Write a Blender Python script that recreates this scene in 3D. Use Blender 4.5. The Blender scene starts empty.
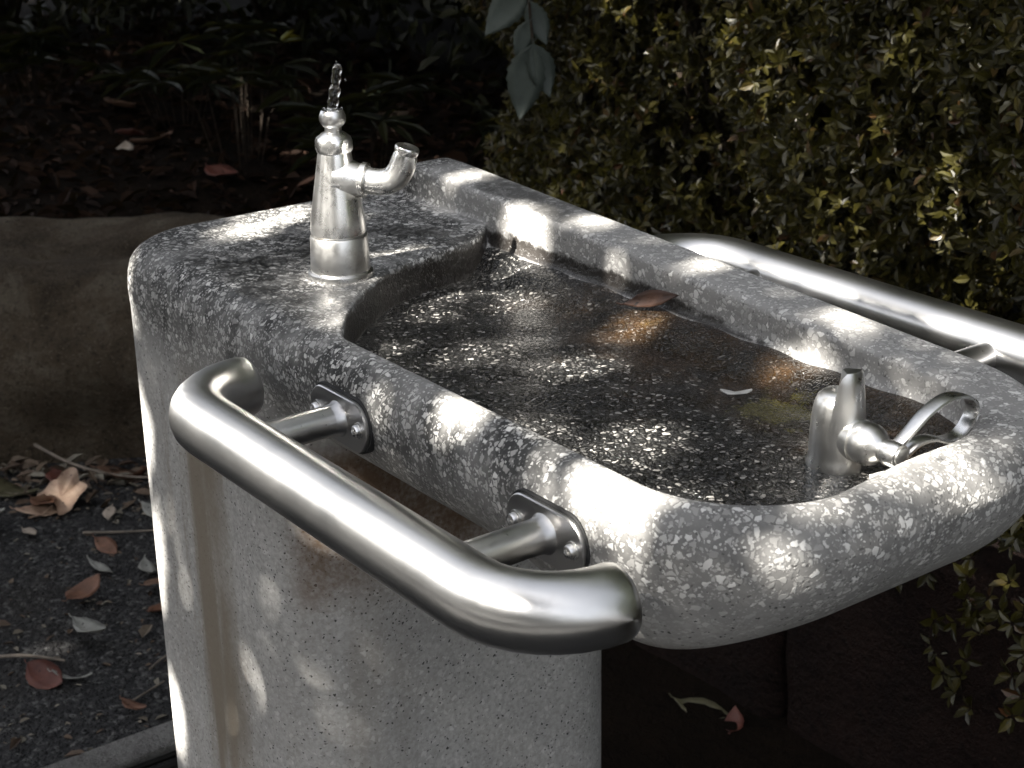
import bpy, math, random
import numpy as np
from mathutils import Vector, Matrix
random.seed(7); RNG = np.random.default_rng(7)
scene = bpy.context.scene
COL = scene.collection
CAM_H = 1.28
DECK = 0.85            # height of the fountain's top

# ------------------------------------------------------------------ helpers
def link(o, parent=None):
    COL.objects.link(o)
    if parent: o.parent = parent
    return o

def tag(o, label=None, cat=None, group=None, kind=None):
    if label: o['label'] = label
    if cat: o['category'] = cat
    if group: o['group'] = group
    if kind: o['kind'] = kind
    return o

def empty(name, loc):
    o = bpy.data.objects.new(name, None); o.location = loc; o.empty_display_size = 0.05
    return link(o)

def mesh_np(name, V, F, mat=None, parent=None, smooth=True, loc=None, crease=None):
    """V (n,3); F array (m,k) or list of such arrays"""
    me = bpy.data.meshes.new(name)
    Fs = F if isinstance(F, list) else [F]
    Fs = [np.asarray(f, dtype=np.int64) for f in Fs if len(f)]
    V = np.asarray(V, dtype=np.float32)
    me.vertices.add(len(V)); me.vertices.foreach_set('co', V.ravel())
    nl = sum(f.size for f in Fs); nf = sum(len(f) for f in Fs)
    me.loops.add(nl); me.polygons.add(nf)
    me.loops.foreach_set('vertex_index', np.concatenate([f.ravel() for f in Fs]).astype(np.int32))
    tot = np.concatenate([np.full(len(f), f.shape[1]) for f in Fs])
    st = np.concatenate([[0], np.cumsum(tot)[:-1]])
    me.polygons.foreach_set('loop_start', st.astype(np.int32))
    me.polygons.foreach_set('loop_total', tot.astype(np.int32))
    me.polygons.foreach_set('use_smooth', np.full(nf, smooth))
    me.update(); me.validate()
    if mat is not None and mat.name.split('.')[0] in CREASED: me.set_sharp_from_angle(angle=math.radians(32))
    o = bpy.data.objects.new(name, me)
    if mat: me.materials.append(mat)
    if loc is not None: o.location = loc
    return link(o, parent)

CREASED = ('worn_chrome', 'lime_crusted_chrome', 'brushed_steel_posts')
class MB:
    """collects pieces into one mesh"""
    def __init__(s): s.V = []; s.Q = []; s.T = []; s.n = 0
    def add(s, V, Q=(), T=()):
        V = np.asarray(V, float).reshape(-1, 3)
        s.V.append(V)
        if len(Q): s.Q.append(np.asarray(Q) + s.n)
        if len(T): s.T.append(np.asarray(T) + s.n)
        s.n += len(V); return s
    def build(s, name, mat, parent=None, smooth=True, loc=None):
        F = []
        if s.Q: F.append(np.concatenate(s.Q))
        if s.T: F.append(np.concatenate(s.T))
        return mesh_np(name, np.concatenate(s.V), F, mat, parent, smooth, loc)

def ring_quads(nr, nc, closed=True):
    q = []
    for i in range(nr-1):
        for j in range(nc if closed else nc-1):
            a = i*nc+j; b = i*nc+(j+1) % nc
            q.append((a, b, b+nc, a+nc))
    return q

def lathe(mb, prof, M=Matrix(), n=48):
    """prof list of (r,z)"""
    V = []
    for r, z in prof:
        for k in range(n):
            a = 2*math.pi*k/n
            V.append(M @ Vector((r*math.cos(a), r*math.sin(a), z)))
    mb.add(V, ring_quads(len(prof), n))
    for idx, flip in ((0, True), (len(prof)-1, False)):
        if prof[idx][0] > 1e-5:
            c = M @ Vector((0, 0, prof[idx][1]))
            base = [V[idx*n+k] for k in range(n)]
            T = [(n, (k+1) % n, k) if flip else (n, k, (k+1) % n) for k in range(n)]
            mb.add(base+[c], T=T)

def tube(mb, pts, radii, n=20, cap=True):
    pts = [Vector(p) for p in pts]
    if not hasattr(radii, '__len__'): radii = [radii]*len(pts)
    tang = []
    for i in range(len(pts)):
        a = pts[max(i-1, 0)]; b = pts[min(i+1, len(pts)-1)]
        tang.append((b-a).normalized())
    up = Vector((0, 0, 1)) if abs(tang[0].z) < .9 else Vector((1, 0, 0))
    u = (up - tang[0]*up.dot(tang[0])).normalized()
    V = []
    for i, p in enumerate(pts):
        t = tang[i]; u = (u - t*u.dot(t)).normalized(); w = t.cross(u)
        for k in range(n):
            a = 2*math.pi*k/n
            V.append(p + (u*math.cos(a)+w*math.sin(a))*radii[i])
    mb.add(V, ring_quads(len(pts), n))
    if cap:
        mb.add(V[:n]+[pts[0]], T=[(n, (k+1) % n, k) for k in range(n)])
        mb.add(V[-n:]+[pts[-1]], T=[(n, k, (k+1) % n) for k in range(n)])

def spline(P, m=8):
    P = [Vector(p) for p in P]; out = []
    for i in range(len(P)-1):
        p0 = P[max(i-1, 0)]; p1 = P[i]; p2 = P[i+1]; p3 = P[min(i+2, len(P)-1)]
        for k in range(m):
            t = k/m
            out.append(.5*((2*p1)+(p2-p0)*t+(2*p0-5*p1+4*p2-p3)*t*t+(3*p1-p0-3*p2+p3)*t**3))
    out.append(P[-1]); return out

def box(mb, lo, hi, bev=0.0, M=Matrix()):
    import bmesh
    bm = bmesh.new(); bmesh.ops.create_cube(bm, size=1)
    for v in bm.verts:
        v.co = Vector([(lo[i]+hi[i])/2 + v.co[i]*(hi[i]-lo[i]) for i in range(3)])
    if bev: bmesh.ops.bevel(bm, geom=bm.edges[:], offset=bev, segments=2, affect='EDGES', profile=.6)
    bmesh.ops.triangulate(bm, faces=bm.faces[:])
    bm.verts.index_update()
    mb.add([M @ v.co for v in bm.verts], T=[[v.index for v in f.verts] for f in bm.faces])
    bm.free()

# ------------------------------------------------------------------ node helpers
def new_mat(name):
    m = bpy.data.materials.new(name); m.use_nodes = True
    nt = m.node_tree; nt.nodes.clear()
    out = nt.nodes.new('ShaderNodeOutputMaterial'); b = nt.nodes.new('ShaderNodeBsdfPrincipled')
    nt.links.new(b.outputs[0], out.inputs[0])
    return m, nt, b
class N:
    def __init__(s, nt): s.nt = nt; s._co = None
    def L(s, a, b): s.nt.links.new(a, b)
    def co(s):
        if s._co is None: s._co = s.nt.nodes.new('ShaderNodeTexCoord').outputs['Object']
        return s._co
    def put(s, sock, v):
        if isinstance(v, bpy.types.NodeSocket): s.L(v, sock)
        else: sock.default_value = v
    def noise(s, scale, detail=4, rough=.55, vec=None, dist=0., out='Fac'):
        n = s.nt.nodes.new('ShaderNodeTexNoise'); n.inputs['Scale'].default_value = scale
        n.inputs['Detail'].default_value = detail; n.inputs['Roughness'].default_value = rough
        n.inputs['Distortion'].default_value = dist
        s.L(vec or s.co(), n.inputs['Vector']); return n.outputs[out]
    def voro(s, scale, vec=None, feature='F1', rand=1.):
        n = s.nt.nodes.new('ShaderNodeTexVoronoi'); n.feature = feature
        n.inputs['Scale'].default_value = scale; n.inputs['Randomness'].default_value = rand
        s.L(vec or s.co(), n.inputs['Vector']); return n
    def math(s, op, a, b=0., c=0., clamp=False):
        n = s.nt.nodes.new('ShaderNodeMath'); n.operation = op; n.use_clamp = clamp
        s.put(n.inputs[0], a); s.put(n.inputs[1], b)
        if op in ('MULTIPLY_ADD', 'SMOOTH_MIN', 'SMOOTH_MAX'): s.put(n.inputs[2], c)
        return n.outputs[0]
    def ramp(s, v, lo, hi, a=0., b=1.):
        n = s.nt.nodes.new('ShaderNodeMapRange'); n.interpolation_type = 'SMOOTHSTEP'
        s.put(n.inputs[0], v)
        for i, x in enumerate((lo, hi, a, b)): s.put(n.inputs[i+1], x)
        return n.outputs[0]
    def mix(s, f, a, b, mode='MIX'):
        n = s.nt.nodes.new('ShaderNodeMix'); n.data_type = 'RGBA'; n.blend_type = mode
        s.put(n.inputs['Factor'], f)
        for sock, v in ((n.inputs[6], a), (n.inputs[7], b)):
            if isinstance(v, bpy.types.NodeSocket): s.L(v, sock)
            else: sock.default_value = (*v, 1) if len(v) == 3 else v
        return n.outputs[2]
    def xyz(s, vec=None):
        n = s.nt.nodes.new('ShaderNodeSeparateXYZ'); s.L(vec or s.co(), n.inputs[0]); return n.outputs
    def rgb(s, col):
        n = s.nt.nodes.new('ShaderNodeSeparateColor'); s.L(col, n.inputs[0]); return n.outputs
    def warp(s, amt, scale, vec=None):
        c = s.noise(scale, 2, out='Color', vec=vec)
        a = s.nt.nodes.new('ShaderNodeVectorMath'); a.operation = 'MULTIPLY_ADD'
        s.L(c, a.inputs[0]); a.inputs[1].default_value = (amt,)*3; s.L(vec or s.co(), a.inputs[2])
        return a.outputs[0]
    def mapping(s, scale=(1, 1, 1), rot=(0, 0, 0), loc=(0, 0, 0)):
        n = s.nt.nodes.new('ShaderNodeMapping'); n.inputs['Scale'].default_value = scale
        n.inputs['Rotation'].default_value = rot; n.inputs['Location'].default_value = loc
        s.L(s.co(), n.inputs['Vector']); return n.outputs[0]
    def bump(s, h, strength, dist, normal=None):
        n = s.nt.nodes.new('ShaderNodeBump'); n.inputs['Strength'].default_value = strength
        n.inputs['Distance'].default_value = dist; s.L(h, n.inputs['Height'])
        if normal: s.L(normal, n.inputs['Normal'])
        return n.outputs[0]
    def island(s):
        return s.nt.nodes.new('ShaderNodeNewGeometry').outputs['Random Per Island']
    def objrand(s):
        return s.nt.nodes.new('ShaderNodeObjectInfo').outputs['Random']
    def cramp(s, v, stops):
        n = s.nt.nodes.new('ShaderNodeValToRGB'); e = n.color_ramp.elements
        while len(e) < len(stops): e.new(.5)
        for el, (p, c) in zip(e, stops): el.position = p; el.color = (*c, 1)
        s.put(n.inputs[0], v); return n.outputs[0]
    def normal_z(s):
        g = s.nt.nodes.new('ShaderNodeNewGeometry')
        return s.xyz(g.outputs['Normal'])[2]

# ------------------------------------------------------------------ materials
# fountain meshes use object space = world offset by the root position ROOT
ROOT = Vector((-1.34, 0.815, 0.0))
def loc(x, y, z=0.): return (x-ROOT.x, y-ROOT.y, z)

def mat_terrazzo():
    m, nt, b = new_mat('terrazzo'); n = N(nt)
    x, y, z = n.xyz()[:3]
    wv = n.warp(.010, 60)
    big = n.noise(5.5, 6, .62); mid = n.noise(22, 5, .6); fine = n.noise(240, 3, .6)
    # chips: three sizes of stone grain, each cell with its own shade
    wv = n.warp(.006, 130)
    v1 = n.voro(200, wv); c1 = n.rgb(v1.outputs['Color'])
    edge = n.voro(200, wv, 'DISTANCE_TO_EDGE').outputs['Distance']
    ragged = n.math('MULTIPLY', n.math('SUBTRACT', fine, .5), .30)
    chip_big = n.math('MULTIPLY', n.ramp(n.math('ADD', edge, ragged), .05, .17), n.ramp(c1[0], .52, .58))
    wv2 = n.warp(.004, 220)
    v2 = n.voro(400, wv2); c2 = n.rgb(v2.outputs['Color'])
    chip_small = n.math('MULTIPLY', n.ramp(n.math('ADD', v2.outputs['Distance'], ragged), .52, .30), n.ramp(c2[1], .30, .62))
    v3 = n.voro(300, n.warp(.006, 190)); c3 = n.rgb(v3.outputs['Color'])
    speck = n.math('MULTIPLY', n.ramp(n.math('ADD', v3.outputs['Distance'], ragged), .34, .22), n.ramp(c3[2], .76, .80))
    chips = n.math('MAXIMUM', n.math('MULTIPLY', chip_big, n.ramp(c1[2], 0, 1, .45, 1.)), n.math('MULTIPLY', chip_small, .7))
    # weathering: washed-out, dark-bottomed stone at the top, smooth cement lower down
    nz = n.normal_z()
    h = n.math('ADD', z, n.math('MULTIPLY', n.math('SUBTRACT', big, .5), .16))
    W0 = n.ramp(h, DECK-.105, DECK-.02)
    worn = n.ramp(n.noise(9, 5, .6, vec=n.mapping(loc=(3.1, .4, 2))), .46, .66)
    front = n.ramp(x, .50, .68)      # bowl end is cleaner
    drip = n.ramp(n.noise(1., 5, .65, vec=n.mapping(scale=(26, 26, 5))), .36, .62)
    W = n.math('MULTIPLY', W0, n.math('SUBTRACT', 1., n.math('MULTIPLY', worn, .38)), clamp=True)
    W = n.math('MULTIPLY', W, n.math('ADD', .58, n.math('MULTIPLY', drip, .50)), clamp=True)
    W = n.math('MULTIPLY', W, n.math('SUBTRACT', 1., n.math('MULTIPLY', front, .40)), clamp=True)
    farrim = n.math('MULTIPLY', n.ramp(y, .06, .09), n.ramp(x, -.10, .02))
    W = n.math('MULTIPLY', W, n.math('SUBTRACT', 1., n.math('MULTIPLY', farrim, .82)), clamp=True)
    W = n.math('MULTIPLY', W, n.ramp(x, .05, .30, 1.35, 1.), clamp=True)
    cem = n.cramp(big, [(.3, (.31, .305, .295)), (.5, (.42, .414, .402)), (.7, (.53, .523, .51))])
    cem = n.mix(n.math('MULTIPLY', n.ramp(fine, .35, .7), .55), cem, (.24, .23, .215))
    dark = n.cramp(mid, [(.35, (.020, .020, .020)), (.55, (.055, .055, .053)), (.72, (.14, .138, .132))])
    topside = n.mix(n.math('MULTIPLY', front, .75), (.32, .315, .305), (.29, .285, .275))
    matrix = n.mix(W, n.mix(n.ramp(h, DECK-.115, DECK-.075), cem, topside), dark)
    chipcol = n.cramp(c1[1], [(0, (.26, .255, .245)), (.35, (.48, .472, .455)), (.8, (.68, .67, .65)), (1, (.80, .79, .77))])
    amt = n.math('MULTIPLY', chips, n.ramp(W0, 0., .6, .42, .92))
    col = n.mix(amt, matrix, chipcol)
    col = n.mix(n.math('MULTIPLY', speck, n.ramp(W0, 0., .8, .92, .5)), col, (.03, .03, .03))
    # vertical beige/brown run-off streaks on the pedestal
    sv = n.mapping(scale=(13, 13, .9))
    streak = n.ramp(n.noise(1., 5, .6, vec=sv), .50, .66)
    low = n.ramp(z, DECK-.05, DECK-.16)
    strip = n.math('MULTIPLY', n.ramp(n.math('ADD', x, n.math('MULTIPLY', big, .14)), -.02, .06),
                   n.ramp(n.math('ADD', x, n.math('MULTIPLY', big, .14)), .185, .12))
    nearside = n.ramp(y, -.10, -.16)
    st = n.math('MULTIPLY', n.math('MULTIPLY', streak, low), n.math('ADD', .30, n.math('MULTIPLY', strip, .6)), clamp=True)
    st = n.math('MULTIPLY', st, nearside)
    st2 = n.math('MULTIPLY', n.math('MULTIPLY', strip, nearside), n.math('MULTIPLY', low, n.ramp(n.math('ADD', n.math('MULTIPLY', mid, .45), n.math('ADD', n.math('MULTIPLY', fine, .35), n.math('MULTIPLY', streak, .22))), .40, .72, .0, .70)))
    col = n.mix(n.math('MAXIMUM', st, st2), col, (.21, .175, .13))
    # rusty-brown stain on the front of the pedestal right under the bowl
    rust = n.math('MULTIPLY', n.ramp(x, .165, .200), n.math('MULTIPLY', n.ramp(h, DECK-.275, DECK-.205), n.ramp(z, DECK-.105, DECK-.13)))
    col = n.mix(n.math('MULTIPLY', rust, n.ramp(n.math('ADD', n.math('MULTIPLY', mid, .6), n.math('MULTIPLY', fine, .4)), .30, .62, .45, .97)), col, (.13, .080, .046))
    # wet / grimy top of the deck, and algae-dark walls inside the bowl
    deckm = n.math('MULTIPLY', n.ramp(nz, .80, .95), n.ramp(n.math('ADD', x, n.math('MULTIPLY', big, .12)), .29, .20))
    wetn = n.ramp(n.noise(13, 4, .6, vec=n.mapping(loc=(.7, 1.9, 0))), .42, .58)
    wet = n.math('MULTIPLY', deckm, wetn)
    wet = n.math('MULTIPLY', wet, n.ramp(x, -.08, .03))
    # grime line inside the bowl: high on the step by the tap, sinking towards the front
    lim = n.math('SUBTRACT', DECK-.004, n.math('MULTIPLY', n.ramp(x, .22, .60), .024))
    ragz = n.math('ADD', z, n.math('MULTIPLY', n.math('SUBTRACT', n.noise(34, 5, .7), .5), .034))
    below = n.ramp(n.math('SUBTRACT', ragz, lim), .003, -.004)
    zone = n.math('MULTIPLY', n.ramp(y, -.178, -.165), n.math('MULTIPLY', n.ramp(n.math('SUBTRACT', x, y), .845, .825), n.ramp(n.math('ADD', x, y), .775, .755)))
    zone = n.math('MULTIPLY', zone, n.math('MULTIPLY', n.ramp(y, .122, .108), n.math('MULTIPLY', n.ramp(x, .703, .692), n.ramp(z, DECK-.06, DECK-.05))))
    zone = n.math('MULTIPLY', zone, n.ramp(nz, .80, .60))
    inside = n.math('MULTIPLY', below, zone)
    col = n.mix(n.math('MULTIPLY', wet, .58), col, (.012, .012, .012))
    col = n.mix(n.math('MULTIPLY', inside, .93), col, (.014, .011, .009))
    # worn pale edges
    pt = nt.nodes.new('ShaderNodeNewGeometry').outputs['Pointiness']
    wear = n.math('MULTIPLY', n.ramp(pt, .535, .60), n.ramp(n.noise(60, 4), .30, .55))
    col = n.mix(n.math('MULTIPLY', wear, .75), col, (.52, .51, .49))
    n.put(b.inputs['Base Color'], col)
    r = n.math('SUBTRACT', .78, n.math('MULTIPLY', n.math('MAXIMUM', wet, inside), .50))
    n.put(b.inputs['Roughness'], r)
    hgt = n.math('ADD', n.math('MULTIPLY', n.math('MULTIPLY', chips, W0), .6), n.math('MULTIPLY', fine, .16))
    hgt = n.math('SUBTRACT', hgt, n.math('MULTIPLY', speck, .5))
    n.put(b.inputs['Normal'], n.bump(hgt, .55, .0016))
    return m

def mat_floor():
    m, nt, b = new_mat('wet_aggregate'); n = N(nt)
    x, y, z = n.xyz()[:3]
    wv = n.warp(.008, 70)
    v1 = n.voro(250, wv); c1 = n.rgb(v1.outputs['Color'])
    edge = n.voro(250, wv, 'DISTANCE_TO_EDGE').outputs['Distance']
    chip = n.ramp(n.math('ADD', edge, n.math('MULTIPLY', n.math('SUBTRACT', n.noise(260, 3), .5), .3)), .04, .22)
    big = n.noise(7, 5, .6); mid = n.noise(26, 4, .6)
    chipc = n.cramp(c1[0], [(0, (.007, .007, .007)), (.50, (.022, .022, .021)), (.80, (.085, .083, .079)), (1, (.36, .345, .32))])
    col = n.mix(chip, (.006, .006, .006), chipc)
    # brown slime in the deep front part and along the far wall
    dx = n.ramp(n.math('ADD', x, n.math('MULTIPLY', big, .15)), .40, .52)
    fy = n.ramp(n.math('ADD', y, n.math('MULTIPLY', n.math('SUBTRACT', mid, .5), .12)), -.03, .04)
    slime = n.math('MULTIPLY', n.ramp(n.noise(120, 4, .7), .30, .55, .55, 1.), n.math('MULTIPLY', n.ramp(n.math('ADD', x, n.math('MULTIPLY', big, .15)), .24, .36), fy))
    col = n.mix(n.math('MULTIPLY', slime, .86), col, n.cramp(mid, [(.35, (.010, .006, .003)), (.6, (.035, .018, .006)), (.75, (.07, .042, .014))]))
    # yellow-green algae beside the bubbler
    dxm = n.math('SUBTRACT', x, .520); dym = n.math('SUBTRACT', y, .025)
    d = n.math('SQRT', n.math('ADD', n.math('MULTIPLY', dxm, dxm), n.math('MULTIPLY', dym, dym)))
    alg = n.ramp(n.math('ADD', d, n.math('MULTIPLY', n.math('SUBTRACT', n.noise(75, 6, .75), .5), .13)), .030, .018)
    col = n.mix(n.math('MULTIPLY', alg, .85), col, (.085, .075, .016))
    n.put(b.inputs['Base Color'], col)
    n.put(b.inputs['Roughness'], n.ramp(mid, .35, .65, .10, .24))
    b.inputs['Coat Weight'].default_value = .25; b.inputs['Coat Roughness'].default_value = .05
    hgt = n.math('ADD', n.math('MULTIPLY', chip, n.math('ADD', .4, n.math('MULTIPLY', c1[1], .6))), n.math('MULTIPLY', n.noise(300, 2), .3))
    bm = n.bump(hgt, .9, .0022)
    n.put(b.inputs['Normal'], bm); n.put(b.inputs['Coat Normal'], n.bump(hgt, .45, .0018))
    return m

def mat_steel(name='brushed_steel', base=(.64, .635, .625), rough=.34, aniso_scale=(5, 300, 300), dirt=.10, aniso=.0):
    m, nt, b = new_mat(name); n = N(nt)
    b.inputs['Metallic'].default_value = 1.
    br = n.noise(1., 3, .6, vec=n.mapping(scale=aniso_scale)); sm = n.noise(38, 5, .65)
    col = n.mix(n.math('MULTIPLY', n.ramp(sm, .52, .72), dirt), base, (.30, .285, .26))
    n.put(b.inputs['Base Color'], col)
    ln = n.noise(1., 4, .6, vec=n.mapping(scale=(1.6, 120, 120))) if aniso else br
    r = n.math('ADD', n.math('ADD', rough-.11, n.math('ADD', n.math('MULTIPLY', br, .08), n.math('MULTIPLY', ln, .14))), n.math('MULTIPLY', n.ramp(sm, .45, .7), .10*min(1, dirt*3)))
    n.put(b.inputs['Roughness'], r)
    if aniso:
        b.inputs['Anisotropic'].default_value = aniso
        cv = nt.nodes.new('ShaderNodeCombineXYZ'); cv.inputs[0].default_value = 1.
        n.L(cv.outputs[0], b.inputs['Tangent'])
    n.put(b.inputs['Normal'], n.bump(br, .06, .0006))
    return m

def mat_rough_stone(name, cols, scale=3., wetrough=.85):
    m, nt, b = new_mat(name); n = N(nt)
    a = n.noise(scale, 8, .65, dist=.3); f = n.noise(scale*14, 5, .7)
    col = n.cramp(a, cols)
    col = n.mix(n.math('MULTIPLY', n.ramp(f, .50, .70), .6), col, tuple(c*.35 for c in cols[0][1]))
    col = n.mix(n.math('MULTIPLY', n.ramp(n.noise(scale*40, 2), .62, .70), .5), col, tuple(min(1, c*1.5) for c in cols[-1][1]))
    n.put(b.inputs['Base Color'], col); b.inputs['Roughness'].default_value = wetrough; b.inputs['Specular IOR Level'].default_value = .15
    n.put(b.inputs['Normal'], n.bump(n.math('ADD', a, n.math('MULTIPLY', f, .9)), 1., .05))
    return m

def mat_ground():
    m, nt, b = new_mat('asphalt'); n = N(nt)
    v = n.voro(150, n.warp(.006, 80)); c = n.rgb(v.outputs['Color'])
    a = n.noise(2.2, 6, .6); f = n.noise(60, 4, .7)
    col = n.cramp(c[0], [(0, (.010, .010, .011)), (.6, (.026, .026, .027)), (.9, (.05, .05, .05)), (1, (.11, .11, .108))])
    col = n.mix(n.math('MULTIPLY', n.ramp(a, .5, .72), .5), col, (.020, .016, .012))
    n.put(b.inputs['Base Color'], col); b.inputs['Roughness'].default_value = .8; b.inputs['Specular IOR Level'].default_value = .25
    h = n.math('ADD', n.ramp(v.outputs['Distance'], .5, .0), n.math('MULTIPLY', f, .8))
    n.put(b.inputs['Normal'], n.bump(h, 1., .006))
    return m

def mat_soil():
    m, nt, b = new_mat('soil'); n = N(nt)
    a = n.noise(6, 6, .7); f = n.noise(70, 4, .7)
    col = n.cramp(a, [(.3, (.004, .003, .002)), (.6, (.009, .006, .004)), (.8, (.016, .010, .006))])
    n.put(b.inputs['Base Color'], col); b.inputs['Roughness'].default_value = .95; b.inputs['Specular IOR Level'].default_value = .06
    n.put(b.inputs['Normal'], n.bump(n.math('ADD', a, f), 1., .02))
    return m

def mat_leaves(name, stops, trans=.35, rough=.42, per='island', spec=.5):
    m, nt, b = new_mat(name); n = N(nt)
    r = n.island() if per == 'island' else n.objrand()
    col = n.cramp(r, stops)
    col = n.mix(n.math('MULTIPLY', n.ramp(n.noise(90, 3), .45, .7), .35), col, tuple(c*.5 for c in stops[0][1]))
    n.put(b.inputs['Base Color'], col); b.inputs['Roughness'].default_value = rough
    b.inputs['Specular IOR Level'].default_value = spec
    t = nt.nodes.new('ShaderNodeBsdfTranslucent'); n.put(t.inputs[0], n.mix(.5, col, (.10, .09, .01)))
    mx = nt.nodes.new('ShaderNodeMixShader'); mx.inputs[0].default_value = trans
    n.L(b.outputs[0], mx.inputs[1]); n.L(t.outputs[0], mx.inputs[2])
    n.L(mx.outputs[0], [x for x in nt.nodes if x.type == 'OUTPUT_MATERIAL'][0].inputs[0])
    return m

def mat_dry_leaf(name, c1, c2):
    m, nt, b = new_mat(name); n = N(nt)
    a = n.noise(55, 5, .65)
    col = n.cramp(a, [(.3, c1), (.7, c2)])
    col = n.mix(n.ramp(n.noise(120, 2), .66, .72), col, tuple(x*.2 for x in c1))
    n.put(b.inputs['Base Color'], col); b.inputs['Roughness'].default_value = .6
    n.put(b.inputs['Normal'], n.bump(a, .4, .003))
    return m

def mat_plain(name, col, rough, metal=0., bump=0.):
    m, nt, b = new_mat(name); n = N(nt)
    a = n.noise(40, 5, .6)
    n.put(b.inputs['Base Color'], n.mix(n.ramp(a, .35, .7), tuple(c*.6 for c in col), col))
    b.inputs['Roughness'].default_value = rough; b.inputs['Metallic'].default_value = metal
    if bump: n.put(b.inputs['Normal'], n.bump(a, .6, bump))
    return m

def mat_water():
    m, nt, b = new_mat('water'); n = N(nt)
    b.inputs['Base Color'].default_value = (1, 1, 1, 1); b.inputs['Roughness'].default_value = .02
    b.inputs['IOR'].default_value = 1.33; b.inputs['Transmission Weight'].default_value = 1.
    n.put(b.inputs['Normal'], n.bump(n.noise(220, 2), .35, .002))
    return m

TERR = mat_terrazzo(); FLOOR = mat_floor(); WATER = mat_water()
STEEL = mat_steel(aniso=.75); STEEL2 = mat_steel('brushed_steel_posts', (.52, .515, .51), .32)
CHROME = mat_steel('worn_chrome', (.76, .755, .74), .27, (60, 60, 60), .35)
CHROME2 = mat_steel('lime_crusted_chrome', (.64, .635, .62), .30, (90, 90, 90), .8)
SEAL = mat_plain('dark_sealant', (.02, .02, .02), .7)
BOULD = mat_rough_stone('brown_boulder', [(.3, (.05, .038, .026)), (.5, (.115, .090, .062)), (.75, (.23, .20, .155))], 7.)
EDGE = mat_rough_stone('dark_red_stone', [(.3, (.008, .004, .003)), (.55, (.022, .011, .008)), (.8, (.040, .022, .017))], 5.)
GROUND = mat_ground(); SOIL = mat_soil()
CONC = mat_rough_stone('grey_concrete', [(.3, (.20, .197, .19)), (.55, (.36, .355, .345)), (.8, (.48, .47, .46))], 9.)
IRON = mat_plain('dark_iron', (.02, .019, .018), .55, .8, .002)
BARK = mat_rough_stone('bark', [(.3, (.03, .022, .016)), (.55, (.06, .045, .033)), (.8, (.10, .08, .06))], 9.)
HEDGE = mat_leaves('hedge_leaves', [(0, (.018, .016, .004)), (.45, (.042, .037, .008)), (.84, (.075, .066, .014)), (.955, (.085, .062, .018)), (1, (.060, .022, .010))], .32, .36)
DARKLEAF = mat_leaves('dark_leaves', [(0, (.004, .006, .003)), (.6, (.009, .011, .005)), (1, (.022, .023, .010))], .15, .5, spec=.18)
CROWN = mat_leaves('crown_leaves', [(0, (.035, .05, .018)), (.6, (.055, .075, .025)), (1, (.08, .09, .03))], .05, .5)
SPRIG = mat_leaves('sprig_leaves', [(0, (.042, .055, .047)), (1, (.065, .080, .068))], .2, .5)

# ------------------------------------------------------------------ fountain body (signed distance field -> surface)
def rrect(x, y, x0, x1, y0, y1, rbn, rbf, rfn, rff):
    cx, cy = (x0+x1)/2, (y0+y1)/2
    r = np.where(x < cx, np.where(y < cy, rbn, rbf), np.where(y < cy, rfn, rff)).astype(np.float32)
    qx = np.abs(x-cx)-(x1-x0)/2+r; qy = np.abs(y-cy)-(y1-y0)/2+r
    return np.minimum(np.maximum(qx, qy), 0)+np.sqrt(np.maximum(qx, 0)**2+np.maximum(qy, 0)**2)-r
def halfround(dp, dz, r):
    a = dp+r; b = dz+r
    return np.minimum(np.maximum(a, b), 0)+np.sqrt(np.maximum(a, 0)**2+np.maximum(b, 0)**2)-r
def smin(a, b, k):
    h = np.maximum(k-np.abs(a-b), 0)/k
    return np.minimum(a, b)-h*h*k*.25
def smax(a, b, k): return -smin(-a, -b, k)
def ss(a, b, x):
    t = np.clip((x-a)/(b-a), 0, 1); return t*t*(3-2*t)
def polysdf(px, py, P):
    P = np.asarray(P, np.float32); d = np.full(px.shape, 1e9, np.float32); s = np.ones(px.shape, np.float32)
    j = len(P)-1
    for i in range(len(P)):
        ex, ey = P[j]-P[i]; wx, wy = px-P[i][0], py-P[i][1]
        t = np.clip((wx*ex+wy*ey)/(ex*ex+ey*ey+1e-12), 0, 1)
        d = np.minimum(d, (wx-ex*t)**2+(wy-ey*t)**2)
        c1 = py >= P[i][1]; c2 = py < P[j][1]; c3 = ex*wy > ey*wx
        flip = (c1 & c2 & c3) | (~c1 & ~c2 & ~c3)
        s = np.where(flip, -s, s); j = i
    return s*np.sqrt(d)

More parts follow.
